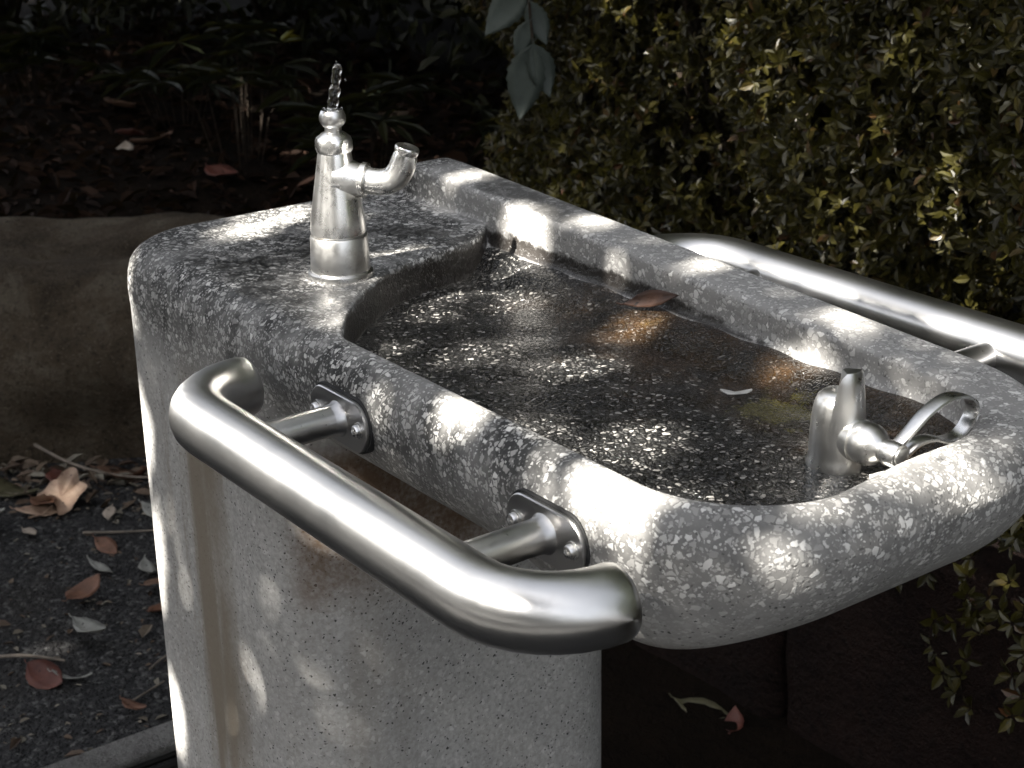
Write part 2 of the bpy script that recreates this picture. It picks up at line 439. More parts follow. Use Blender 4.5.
DECK_EDGE = [(-1.075, .622), (-1.108, .645), (-1.138, .669), (-1.166, .697), (-1.193, .730), (-1.213, .765), (-1.225, .800), (-1.232, .830),
             (-1.239, .856), (-1.250, .877), (-1.268, .897), (-1.290, .912), (-1.330, .925), (-1.390, .930), (-1.440, .928), (-1.468, .91), (-1.478, .88)]
X0, X1, Y0, Y1 = -1.486, -.612, .600, .963      # outline of the top
FLOOR_Z = -.038
def cove(Y): return .015*ss(.852, .906, Y)
def body_surface(step=.003):
    gx = np.arange(-1.50, -.59, step, dtype=np.float32); gy = np.arange(.58, .985, step, dtype=np.float32)
    gz = np.arange(-.875, .046, step, dtype=np.float32)
    X, Y = np.meshgrid(gx, gy, indexing='ij')
    plan = rrect(X, Y, X0, X1, Y0, Y1, .085, .045, .13, .12)
    ped = rrect(X, Y, X0, -1.120, Y0, Y1, .085, .045, .085, .085)
    cav = rrect(X, Y, -1.60, -.656, .643, .906, .01, .01, .080, .080)
    dpoly = [(p[0], p[1]) for p in spline([(x, y, 0) for x, y in DECK_EDGE], 4)] + [(-1.478, .70), (-1.45, .615), (-1.20, .606), (-1.09, .606)]
    deck = polysdf(X, Y, dpoly)
    D = .110+.018*ss(-.88, -.74, X)-.036*ss(-.74, -.62, X)
    raise_ = (.004+.030*np.clip((-.72-X)/.66, 0, 1))*ss(.86, .900, Y)*ss(-.64, -.74, X)*ss(-1.472, -1.405, X)
    rt = .032-.016*ss(.80, .92, Y)
    S = np.empty((len(gx), len(gy), len(gz)), np.float32)
    for k, z in enumerate(gz):
        zr = z-raise_
        up = np.maximum(halfround(plan, zr, rt), halfround(plan, -z-D, .072))
        pd = np.maximum(halfround(ped, z+.02+0*ped, .02), -z-.87+0*ped)
        body = smin(up, pd, .004)
        # bowl: walls flare out into a rounded lip of radius .03
        lip = .008+.016*ss(.80, .70, Y)
        zz = np.clip(-zr, 0, lip)
        fl = lip-np.sqrt(np.maximum(lip*lip-(lip-zz)**2, 0))
        c = smax(cav-fl, FLOOR_Z+cove(Y)-z, .014)
        hollow = smax(body, -c, .004)
        dk = np.maximum(halfround(deck, z+0*deck, .0035), -z-.09+0*deck)
        dk = np.maximum(dk, body)
        S[:, :, k] = smin(hollow, dk, .003)
    return gx, gy, gz, S

def surface_nets(gx, gy, gz, S):
    ins = S < 0
    nx, ny, nz = S.shape
    c = np.zeros((nx-1, ny-1, nz-1), np.int8)
    for i in (0, 1):
        for j in (0, 1):
            for k in (0, 1):
                c += ins[i:nx-1+i, j:ny-1+j, k:nz-1+k]
    act = (c > 0) & (c < 8)
    ids = -np.ones(act.shape, np.int64); A = np.argwhere(act); ids[act] = np.arange(len(A))
    acc = np.zeros((len(A), 3)); cnt = np.zeros(len(A))
    corners = [(i, j, k) for i in (0, 1) for j in (0, 1) for k in (0, 1)]
    for a in corners:
        for ax in range(3):
            if a[ax] == 0:
                bb = list(a); bb[ax] = 1
                sa = S[A[:, 0]+a[0], A[:, 1]+a[1], A[:, 2]+a[2]]; sb = S[A[:, 0]+bb[0], A[:, 1]+bb[1], A[:, 2]+bb[2]]
                m = (sa < 0) != (sb < 0)
                t = np.where(m, sa/np.where(m, sa-sb, 1), 0)
                p = np.array(a, float)[None].repeat(len(A), 0); p[:, ax] = t
                acc[m] += p[m]; cnt[m] += 1
    V = (A+acc/cnt[:, None])
    st = gx[1]-gx[0]
    V = V*st+np.array([gx[0], gy[0], gz[0]])
    Q = []
    for ax in range(3):
        sl0 = [slice(None)]*3; sl1 = [slice(None)]*3
        sl0[ax] = slice(0, -1); sl1[ax] = slice(1, None)
        a = ins[tuple(sl0)]; b2 = ins[tuple(sl1)]
        E = np.argwhere(a != b2); fl = a[a != b2]
        u, w = (ax+1) % 3, (ax+2) % 3
        ok = (E[:, u] > 0) & (E[:, w] > 0) & (E[:, u] < S.shape[u]-1) & (E[:, w] < S.shape[w]-1)
        E = E[ok]; fl = fl[ok]
        def g(du, dw):
            q = E.copy(); q[:, u] += du; q[:, w] += dw
            return ids[q[:, 0], q[:, 1], q[:, 2]]
        q = np.stack([g(-1, -1), g(0, -1), g(0, 0), g(-1, 0)], 1)
        q[~fl] = q[~fl][:, ::-1]
        Q.append(q)
    return V, np.concatenate(Q)

root = empty('drinking_fountain', ROOT)
tag(root, 'speckled terrazzo drinking fountain with overhanging bowl, two taps and steel handrails', 'drinking fountain')
V, Q = surface_nets(*body_surface())
def submesh(V, Q, keep):
    q = Q[keep]; u, inv = np.unique(q, return_inverse=True)
    return V[u], inv.reshape(q.shape)
cz = V[Q].mean(1)
isped = (cz[:, 2] < -.135) 
off = np.array([-ROOT.x, -ROOT.y, DECK])
for name, keep in (('pedestal', isped), ('basin', ~isped)):
    v, q = submesh(V, Q, keep)
    mesh_np(name, v+off, q, TERR, root)

# wet floor of the bowl: a thin sheet with its edges run into the walls
def floor_sheet():
    st = .006
    gx = np.arange(-1.47, -.65, st); gy = np.arange(.638, .937, st)
    X, Y = np.meshgrid(gx, gy, indexing='ij')
    cav = rrect(X, Y, -1.44, -.652, .639, .910, .01, .01, .080, .080)
    keep = cav < .002
    nx, ny = X.shape
    Z = FLOOR_Z+.0035+cove(Y)+.0008*np.sin(X*90)*np.cos(Y*70)
    Vv = np.stack([X.ravel(), Y.ravel(), Z.ravel()], 1)
    idx = np.arange(nx*ny).reshape(nx, ny)
    q = np.stack([idx[:-1, :-1], idx[1:, :-1], idx[1:, 1:], idx[:-1, 1:]], -1)
    k = keep[:-1, :-1] & keep[1:, :-1] & keep[1:, 1:] & keep[:-1, 1:]
    v, qq = submesh(Vv, q[k], np.ones(k.sum(), bool))
    mesh_np('bowl_floor', v+off, qq, FLOOR, root)
floor_sheet()
FZ = DECK+FLOOR_Z+.0035

# ------------------------------------------------------------------ handrails
def handrail(side):
    """side -1: the near side, +1 the far side"""
    face = Y0 if side < 0 else Y1
    yr = face+side*.088; zc = DECK-(.047 if side < 0 else .026); xc = -.916; R = .0245
    P = []
    h = .170; rb = .060
    for k in range(9):      # arc at one end
        a = math.pi/2*k/8
        P.append((xc-h-rb*math.cos(a), yr-side*rb+side*rb*math.sin(a), zc))
    for k in range(1, 12): P.append((xc-h+2*h*k/12, yr, zc))
    for k in range(9):
        a = math.pi/2*(1-k/8)
        P.append((xc+h+rb*math.cos(a), yr-side*rb+side*rb*math.sin(a), zc))
    pts = [Vector(loc(*p)) for p in P]
    mb = MB(); d0 = (pts[0]-pts[1]).normalized(); d1 = (pts[-1]-pts[-2]).normalized()
    full = [pts[0]+d0*.006, pts[0]+d0*.004]+pts+[pts[-1]+d1*.004, pts[-1]+d1*.006]
    rad = [R-.004, R-.0012]+[R]*len(pts)+[R-.0012, R-.004]
    tube(mb, full, rad, 40)
    rail = mb.build('handrail', STEEL, root)
    for xs in (-1.040, -.785):
        mb = MB()
        tube(mb, [loc(xs, face+side*.004, zc), loc(xs, yr-side*.012, zc)], .0120, 28)
        # weld fillet at the plate
        lathe(mb, [(.0120, .012), (.0126, .007), (.0142, .0045)], Matrix.Translation(loc(xs, face, zc)) @ Matrix.Rotation(side*-math.pi/2, 4, 'X'), 28)
        mb.build('post', STEEL2, rail)
        # stadium-shaped mounting plate
        def stadium(hl, hw, nseg=12):
            o = []
            for k in range(nseg+1):
                a = -math.pi/2+math.pi*k/nseg; o.append((hl-hw+hw*math.cos(a)*.9, hw*math.sin(a)))
            for k in range(nseg+1):
                a = math.pi/2+math.pi*k/nseg; o.append((-hl+hw+hw*math.cos(a)*.9, hw*math.sin(a)))
            return o
        def slab(mb, hl, hw, y_in, y_out, bev):
            A = stadium(hl, hw); B = stadium(hl-bev, hw-bev); n = len(A)
            Vv = [loc(xs+p[0], face+side*y_in, zc+p[1]) for p in A]
            Vv += [loc(xs+p[0], face+side*(y_out-bev), zc+p[1]) for p in A]
            Vv += [loc(xs+p[0], face+side*y_out, zc+p[1]) for p in B]
            Vv.append(loc(xs, face+side*y_out, zc))
            q = ring_quads(3, n); t = [(2*n+k, 2*n+(k+1) % n, 3*n) for k in range(n)]
            if side > 0: q = [x[::-1] for x in q]; t = [x[::-1] for x in t]
            mb.add(Vv, q, t)
        mb = MB(); slab(mb, .0425, .0200, -.004, .0045, .0008)
        pl = mb.build('mounting_plate', STEEL2, rail, smooth=False)
        mb = MB(); slab(mb, .0445, .0220, -.005, .0015, .0006)
        mb.build('gasket', SEAL, rail, smooth=False)
        for sx in (-.030, .030):
            mb = MB()
            T = Matrix.Translation(loc(xs+sx, face+side*.0045, zc)) @ Matrix.Rotation(side*-math.pi/2, 4, 'X')
            lathe(mb, [(.0062, 0), (.0062, .0008), (.0046, .0010), (.0046, .0032), (.0040, .0045), (.0022, .0050), (.0018, .0032), (.0005, .0032)], T, 20)
            mb.build('screw', CHROME, rail)
    return rail
handrail(-1); handrail(1)

# ------------------------------------------------------------------ upright tap
def upright_tap():
    ax = Vector(loc(-1.223, .712, DECK)); ZS = .885; T = Matrix.Translation(ax) @ Matrix.Diagonal((1, 1, ZS, 1))
    mb = MB()
    lathe(mb, [(.0215, .0435), (.0238, .0440), (.0240, .047), (.0232, .058), (.0212, .072), (.0190, .087), (.0170, .101), (.0154, .112), (.0142, .121), (.0139, .1225), (.0120, .1235)], T)
    # side branch
    d = Vector((.75, .66, 0)).normalized()
    def at(s, z): return ax+d*s+Vector((0, 0, z*ZS))
    pts = [at(.002, .097), at(.010, .0965), at(.017, .096), at(.023, .0955)]
    tube(mb, pts, [.0185, .0172, .0150, .0132], 32)
    tap = mb.build('tap', CHROME, root)
    mb = MB(); lathe(mb, [(.0282, -.001), (.0286, .002), (.0282, .005), (.0268, .0062), (.0262, .0066)], T)
    mb.build('flange', CHROME2, tap)
    mb = MB(); lathe(mb, [(.0250, .005), (.0257, .008), (.0254, .020), (.0246, .040), (.0240, .0412), (.0215, .0416), (.0215, .0440)], T)
    mb.build('collar', CHROME2, tap)
    mb = MB()
    tube(mb, [at(.0220, .0956), at(.0228, .0956), at(.0268, .0952), at(.0278, .0951)], [.0132, .0152, .0152, .0128], 32)
    path = spline([at(.025, .0962), at(.034, .0945), at(.043, .0945), at(.052, .099), at(.058, .108), at(.0615, .119), at(.063, .1245)], 6)
    tube(mb, path, [.0112]*(len(path)-10)+[.0110, .0108, .0106, .0104, .0102, .0100, .0098, .0096, .0096, .0096], 32, cap=False)
    # open lip of the spout
    tip = path[-1]; td = (path[-1]-path[-3]).normalized()
    tube(mb, [tip-td*.002, tip, tip+td*.003, tip+td*.0045, tip+td*.004, tip-td*.010], [.0096, .0103, .0105, .0097, .0072, .0068], 32)
    mb.build('spout', CHROME, tap)
    mb = MB()   # hexagonal cap and the ball outlet
    hexp = []
    for i, (r, z) in enumerate([(.0148, .1228), (.0160, .1250), (.0160, .1330), (.0146, .1362), (.0105, .1400), (.0072, .1420), (.0070, .1470)]):
        for k in range(36):
            a = 2*math.pi*k/36; rr = r
            if 1 <= i <= 2:
                rr = r*min(1.0, .93/math.cos(((a+.3) % (math.pi/3))-math.pi/6))
            hexp.append(ax+Vector((rr*math.cos(a), rr*math.sin(a), z*ZS)))
    mb.add(hexp, ring_quads(7, 36))
    lathe(mb, [(.0070, .1462), (.0086, .1475), (.0104, .1500), (.0112, .1535), (.0112, .1570), (.0100, .1610), (.0088, .1625), (.0050, .1625), (.0045, .1590)], T)
    mb.build('outlet', CHROME, tap)
    mb = MB()   # water bubbling up
    P = spline([ax+Vector((a, b, c*ZS)) for a, b, c in ((0, 0, .158), (.0004, .0008, .166), (.0010, .0020, .175), (.0018, .0034, .184), (.0024, .0044, .193), (.0030, .0056, .201), (.0033, .0062, .2055))], 6)
    n = len(P); rad = [.0052*(1-.38*i/n)*(1+.10*math.sin(i*.9)+.09*math.sin(i*.47+1)) for i in range(n)]; rad[-1] = .0008; rad[-2] = .0022; rad[-3] = .0029
    tube(mb, P, rad, 20)
    mb.build('water_jet', WATER, tap)
    for dx, dy, dz, rr in ((-.006, -.004, .163, .0012), (.009, .004, .165, .0010), (.006, .011, .190, .0009), (-.004, .009, .206, .0007), (.010, -.003, .150, .0009)):
        mb = MB(); lathe(mb, [(.0001, -rr), (rr*.7, -rr*.7), (rr, 0), (rr*.7, rr*.7), (.0001, rr)], Matrix.Translation(ax+Vector((dx, dy, dz*ZS))), 12)
        mb.build('droplet', WATER, tap)
upright_tap()

# ------------------------------------------------------------------ bubbler with loop lever in the bowl
def bubbler():
    bx, by = -.728, .803; ax = Vector(loc(bx, by, FZ)); T = Matrix.Translation(ax)
    mb = MB()
    lathe(mb, [(.0205, -.002), (.0208, .003), (.0196, .006), (.0192, .010), (.0188, .025), (.0180, .036), (.0168, .044), (.0146, .0495), (.0110, .0525),
               (.0062, .0536), (.0055, .0520), (.0050, .0470)], T)
    body = mb.build('bubbler', CHROME2, root)
    # hood: a thick curved fin rising from the far-right half of the top
    mb = MB(); V_ = []; lv = [(.0, 1.30, .0185), (.012, 1.28, .0188), (.024, 1.22, .0186), (.037, 1.12, .0178), (.048, 1.04, .0168), (.057, .94, .0158), (.0625, .80, .0150), (.0655, .55, .0138)]
    seg = 14; c0 = math.radians(2)
    for z, ha, ro in lv:
        ring = []
        for k in range(seg+1):
            a = c0-ha+2*ha*k/seg; ring.append((ro*math.cos(a), ro*math.sin(a)))
        ri = ro-.0105
        for k in range(seg+1):
            a = c0+ha-2*ha*k/seg; ring.append((ri*math.cos(a), ri*math.sin(a)))
        V_ += [ax+Vector((p[0], p[1], z+.004)) for p in ring]
    nn = 2*(seg+1); mb.add(V_, ring_quads(len(lv), nn))
    top = V_[-nn:]; cen = sum(top, Vector())/nn+Vector((0, 0, .0012)); mb.add(top+[cen], T=[(k, (k+1) % nn, nn) for k in range(nn)])
    mb.build('hood', CHROME2, body)
    # valve nut along +x
    RX = Matrix.Rotation(math.pi/2, 4, 'Y')
    vz = .023
    TX = Matrix.Translation(ax+Vector((0, 0, vz))) @ RX
    mb = MB()
    lathe(mb, [(.0140, .010), (.0148, .0185), (.0148, .0198), (.0134, .0204), (.0140, .0215), (.0147, .0240), (.0145, .0300), (.0124, .0350), (.0090, .0385), (.0074, .0400), (.0070, .044)], TX, 40)
    mb.build('valve_nut', CHROME2, body)
    mb = MB()
    lathe(mb, [(.0060, .0420), (.0082, .0428), (.0086, .0440), (.0086, .0540), (.0080, .0556), (.0060, .0562)], TX, 36)
    hub = ax+Vector((.049, 0, vz))
    # teardrop loop of flat strap in the y-z plane, swinging towards +y
    ctl = [(.004, .006), (.015, .014), (.029, .0235), (.046, .0290), (.062, .0270), (.0720, .0190), (.0705, .0085), (.060, -.0005), (.046, -.0010), (.032, .0040), (.019, .0035), (.010, -.0015), (.004, -.005)]
    pth = spline([(0, p[0], p[1]) for p in ctl], 6)
    rings = []
    for i, p in enumerate(pth):
        t = (pth[min(i+1, len(pth)-1)]-pth[max(i-1, 0)]).normalized(); nrm = Vector((0, -t.z, t.y))
        s = i/(len(pth)-1); wdt = .0046+.0018*math.sin(math.pi*s); th = .0013+.0008*abs(2*s-1)
        xo = .004*math.sin(math.pi*s)
        for k in range(12):
            a = 2*math.pi*k/12
            ca, sa = math.cos(a), math.sin(a)
            sq = lambda v: math.copysign(abs(v)**.6, v)
            rings.append(hub+p+Vector((xo+wdt*sq(ca), 0, 0))+nrm*th*sq(sa))
    mb.add(rings, ring_quads(len(pth), 12))
    mb.build('lever_handle', CHROME, body)
    mb = MB(); lathe(mb, [(.0064, .0560), (.0064, .0572), (.0050, .0580), (.0010, .0582)], TX, 28)
    mb.build('lever_cap', CHROME2, body)
bubbler()

# ------------------------------------------------------------------ leaves
def leaf_outline(kind):
    """(t, halfwidth) along a leaf of length 1"""
    if kind == 'oval': return [(0, .015), (.08, .06), (.2, .16), (.4, .235), (.6, .235), (.78, .17), (.92, .075), (1, .004)]
    if kind == 'lance': return [(0, .012), (.1, .05), (.25, .10), (.45, .125), (.65, .11), (.85, .055), (1, .003)]
    if kind == 'broad': return [(0, .02), (.06, .12), (.18, .27), (.35, .34), (.55, .32), (.75, .22), (.9, .10), (1, .004)]
    if kind == 'toothed': return [(0, .012), (.06, .06), (.14, .16), (.17, .145), (.27, .235), (.30, .215), (.40, .265), (.43, .24), (.53, .255), (.56, .225), (.67, .205), (.70, .175), (.80, .135), (.83, .11), (.92, .055), (1, .003)]
def leaf_mesh(kind, L, rng, curl=.25, fold=.25, thick=.0012, stem=.12, wav=.02):
    O = leaf_outline(kind); V_ = []; m = 5
    tw = rng.uniform(-.6, .6); side = rng.uniform(-.25, .25)
    for t, w in O:
        bx = t; bz = curl*(t-.5)**2*1.6; by = side*(t*t)*.5
        for k in range(m):
            u = (k/(m-1))*2-1
            zz = bz+fold*abs(u)*w+wav*math.sin(t*9+u*2+side*20)+tw*u*w*t*.5
            V_.append(((bx)*L, (by+u*w)*L, zz*L))
    nv = len(V_)
    V2 = V_+[(a, b, c-thick) for a, b, c in V_]
    q = []
    n = len(O)
    for i in range(n-1):
        for k in range(m-1):
            a = i*m+k
            q.append((a, a+m, a+m+1, a+1)); q.append((a+nv, a+1+nv, a+m+1+nv, a+m+nv))
    for i in range(n-1):
        a = i*m; q.append((a, a+nv, a+m+nv, a+m)); a = i*m+m-1; q.append((a, a+m, a+m+nv, a+nv))
    mb = MB(); mb.add(V2, q)
    if stem:
        c0 = Vector(V_[2]); tube(mb, [c0+Vector((.02*L, 0, -thick/2)), c0+Vector((-.5*stem*L, .01*L, -.002)), c0+Vector((-stem*L, .03*L, .002))], .0009, 6)
    zmin = min(v[2] for v in V2)
    return mb, zmin

def lobed_leaf(R, rng):
    """big dry leaf with rounded lobes"""
    mb = MB(); n = 72; rings = 5; V_ = [(0, 0, .008)]
    for j in range(1, rings+1):
        for k in range(n):
            a = 2*math.pi*k/n
            r = R*(.62+.28*abs(math.cos(2.5*a))**.7+.06*math.sin(9*a))
            if math.cos(a) < -.9: r *= .62
            if abs(a-math.pi) > 2.5: r *= 1.22
            s = j/rings
            V_.append((r*s*math.cos(a)*1.15, r*s*math.sin(a), .008+.014*s*s*math.sin(2.5*a+1)+.010*s*s))
    t = [(0, 1+k, 1+(k+1) % n) for k in range(n)]
    q = []
    for j in range(rings-1):
        for k in range(n):
            a = 1+j*n+k; b = 1+j*n+(k+1) % n
            q.append((a, a+n, b+n, b))
    mb.add(V_, q, t); nv = len(V_)
    mb.add([(a, b, c-.0012) for a, b, c in V_], [x[::-1] for x in q], [x[::-1] for x in t])
    tube(mb, [(-.5*R, 0, .008), (-1.0*R, .1*R, .004), (-1.5*R, .3*R, .010)], .0014, 6)
    return mb

DRY = {
 'umber': mat_dry_leaf('dry_leaf_umber', (.028, .012, .007), (.060, .027, .015)),
 'tan': mat_dry_leaf('dry_leaf_tan', (.24, .15, .105), (.40, .29, .21)),
 'rust': mat_dry_leaf('dry_leaf_rust', (.075, .034, .020), (.155, .073, .042)),
 'brown': mat_dry_leaf('dry_leaf_brown', (.085, .045, .028), (.17, .10, .065)),
 'grey': mat_dry_leaf('dry_leaf_grey', (.15, .155, .14), (.27, .27, .25)),
 'pale': mat_dry_leaf('dry_leaf_pale', (.22, .185, .15), (.36, .31, .26)),
 'olive': mat_dry_leaf('dry_leaf_olive', (.045, .042, .020), (.095, .085, .045)),
 'red': mat_dry_leaf('dry_leaf_red', (.055, .016, .012), (.11, .034, .022)),
}
lrng = random.Random(11)
GL = 'fallen leaves on the ground'
def ground_leaf(x, y, L, kind, color, label, rot, tilt=(0, 0), z=0., curl=.25, fold=.25, group=GL):
    mb, zmin = leaf_mesh(kind, L, lrng, curl, fold)
    o = mb.build('fallen_leaf', DRY[color])
    o.location = (x, y, z-zmin+.003); o.rotation_euler = (tilt[0], tilt[1], rot)
    tag(o, label, 'leaf', group)
    return o
def on_ground(px, py, h=0.):          # used only with survey figures taken along the ground
    return None

# the biggest leaf: pale tan, lobed
o = lobed_leaf(.052, lrng).build('fallen_leaf', DRY['tan']); o.location = (-2.735, .985, .012); o.rotation_euler = (.08, -.12, 2.2)
tag(o, 'large pale tan lobed leaf on the asphalt in front of the boulder', 'leaf', GL)
o = leaf_mesh('oval', .085, lrng, .2, .2)[0].build('fallen_leaf', DRY['tan']); o.location = (-2.745, .905, .012); o.rotation_euler = (.1, .15, 1.2)
tag(o, 'tan oval leaf tucked under the large pale lobed leaf', 'leaf', GL)

# ------------------------------------------------------------------ setting
def grid_sheet(name, x0, x1, y0, y1, nx, ny, fz, mat, kind='structure', smooth=True):
    gx = np.linspace(x0, x1, nx); gy = np.linspace(y0, y1, ny)
    X, Y = np.meshgrid(gx, gy, indexing='ij'); Z = fz(X, Y)
    idx = np.arange(nx*ny).reshape(nx, ny)
    q = np.stack([idx[:-1, :-1], idx[1:, :-1], idx[1:, 1:], idx[:-1, 1:]], -1).reshape(-1, 4)
    o = mesh_np(name, np.stack([X.ravel(), Y.ravel(), Z.ravel()], 1), q, mat, None, smooth)
    if kind: o['kind'] = kind
    return o
grid_sheet('ground', -150, 150, -150, 150, 3, 3, lambda X, Y: X*0, GROUND)
def edge_y(x): return 1.20+.12*(x+3.0) if x < -2.2 else 1.296+.18*min(max((x+2.2)/.9, 0), 1)
BED_Z = .33
def bedz(X, Y):
    z = BED_Z-.04+.03*np.sin(X*2.1+Y)*np.cos(Y*1.7)+.10*np.clip((Y-1.7)/3, 0, 1)+.02*np.sin(X*7)*np.sin(Y*6)
    d = np.maximum(Y-1.66, (X+3.2)*-.595*1.269+(Y-1.13)*.551*1.269*1.0) if False else np.maximum(Y-1.66, (X+3.24)*-.804+(Y-1.13)*.595)
    return np.where(d > 0, z, -.25)
grid_sheet('planting_bed', -14, 8, -4, 14, 260, 240, bedz, SOIL)

# boulders along the bed
from mathutils import noise as mnoise
def boulder(name, c, size, seed, mat, rot=0., label='', cat='boulder', group='boulders edging the planting bed', e=7., amp=.10):
    import bmesh
    bm = bmesh.new(); bmesh.ops.create_cube(bm, size=2)
    bmesh.ops.subdivide_edges(bm, edges=bm.edges[:], cuts=26, use_grid_fill=True)
    so = Vector((seed*3.1, seed*1.7, seed*.9))
    for v in bm.verts:
        p = v.co
        ln = (abs(p.x)**e+abs(p.y)**e+abs(p.z)**e)**(1/e)
        q = p/ln
        d = 1+amp*(mnoise.noise(q*1.1+so))+amp*.5*mnoise.noise(q*2.6+so)+amp*.18*mnoise.noise(q*7+so)+amp*.06*mnoise.noise(q*19+so)
        q = q*d
        v.co = Vector((q.x*size[0]/2, q.y*size[1]/2, q.z*size[2]/2))
    me = bpy.data.meshes.new(name); bm.to_mesh(me); bm.free()
    for p in me.polygons: p.use_smooth = True
    me.materials.append(mat)
    o = bpy.data.objects.new(name, me); o.location = c; o.rotation_euler = (0, 0, rot)
    tag(o, label, cat, group); return link(o)
boulder('boulder', (-3.25, 1.14, .09), (1.20, .62, .53), 3, BOULD, math.radians(53.5), 'large brown flat-topped boulder left of the fountain pedestal', e=4.2, amp=.17)
boulder('boulder', (-2.48, 1.90, .10), (.80, .50, .42), 5, BOULD, .5, 'brown boulder hidden mostly behind the upright tap end of the fountain')
EB = 'stone blocks edging the planting bed under the hedge'
boulder('edging_stone', (-1.67, 1.655, .12), (.50, .38, .50), 12, EDGE, .0, 'dark reddish edging stone left of the upright joint under the bowl', 'edging stone', EB, e=14., amp=.03)
boulder('edging_stone', (-1.155, 1.660, .12), (.53, .38, .50), 15, EDGE, 0., 'dark reddish edging stone right of the upright joint under the bowl', 'edging stone', EB, e=14., amp=.03)
boulder('edging_stone', (-.59, 1.66, .12), (.60, .38, .48), 18, EDGE, 0., 'dark reddish edging stone at the far right end of the row', 'edging stone', EB, e=14., amp=.03)

grid_sheet('shade_soil_strip', -1.86, 3.0, 1.0, 1.62, 60, 12, lambda X, Y: .004+.010*np.clip((Y-1.05)/.3, 0, 1)+.006*np.sin(X*23)*np.sin(Y*31), SOIL)  # dark soil added here, its colour also stands in for shade under the bowl

# concrete drain surround with an iron grate behind the pedestal
mb = MB(); box(mb, (-1.943, .30, -.05), (-1.885, 1.25, .012), .006)
tag(mb.build('concrete_kerb', CONC, smooth=False), 'narrow speckled grey concrete kerb set in the ground beside the pedestal', 'kerb')
gr = empty('drain_grate', (-1.818, .77, 0)); tag(gr, 'dark iron bar grate over the drain between kerb and pedestal', 'drain grate')
mb = MB(); box(mb, (-.062, -.46, -.02), (-.052, .47, .004), .001); box(mb, (.10, -.46, -.02), (.11, .47, .004), .001)
mb.build('frame', IRON, gr, False)
for k in range(5):
    mb = MB(); x_ = -.034+k*.028; box(mb, (x_-.006, -.46, -.012), (x_+.006, .47, .0035), .0015); mb.build('bar', IRON, gr, False)

# ------------------------------------------------------------------ foliage builders (numpy)
def unit(v): return v/np.maximum(np.linalg.norm(v, axis=1, keepdims=True), 1e-9)
def leaves_np(pos, axis, nrm, L, W, fold=.25):
    """6-vertex folded leaves"""
    n = len(pos); axis = unit(axis); nrm = unit(nrm-axis*(nrm*axis).sum(1, keepdims=True)); side = np.cross(axis, nrm)
    L = L[:, None]; W = W[:, None]
    base = pos; tip = pos+axis*L-nrm*L*.10
    pts = [base, base+axis*L*.30+side*W*.5+nrm*W*fold, base+axis*L*.68+side*W*.42+nrm*W*fold*.7, tip,
           base+axis*L*.68-side*W*.42+nrm*W*fold*.7, base+axis*L*.30-side*W*.5+nrm*W*fold]
    V_ = np.stack(pts, 1).reshape(-1, 3)
    i = np.arange(n)[:, None]*6
    q = np.concatenate([i+np.array([[0, 3, 2, 1]]), i+np.array([[0, 5, 4, 3]])])
    return V_, q
def rand_dirs(n): return unit(RNG.normal(size=(n, 3)))

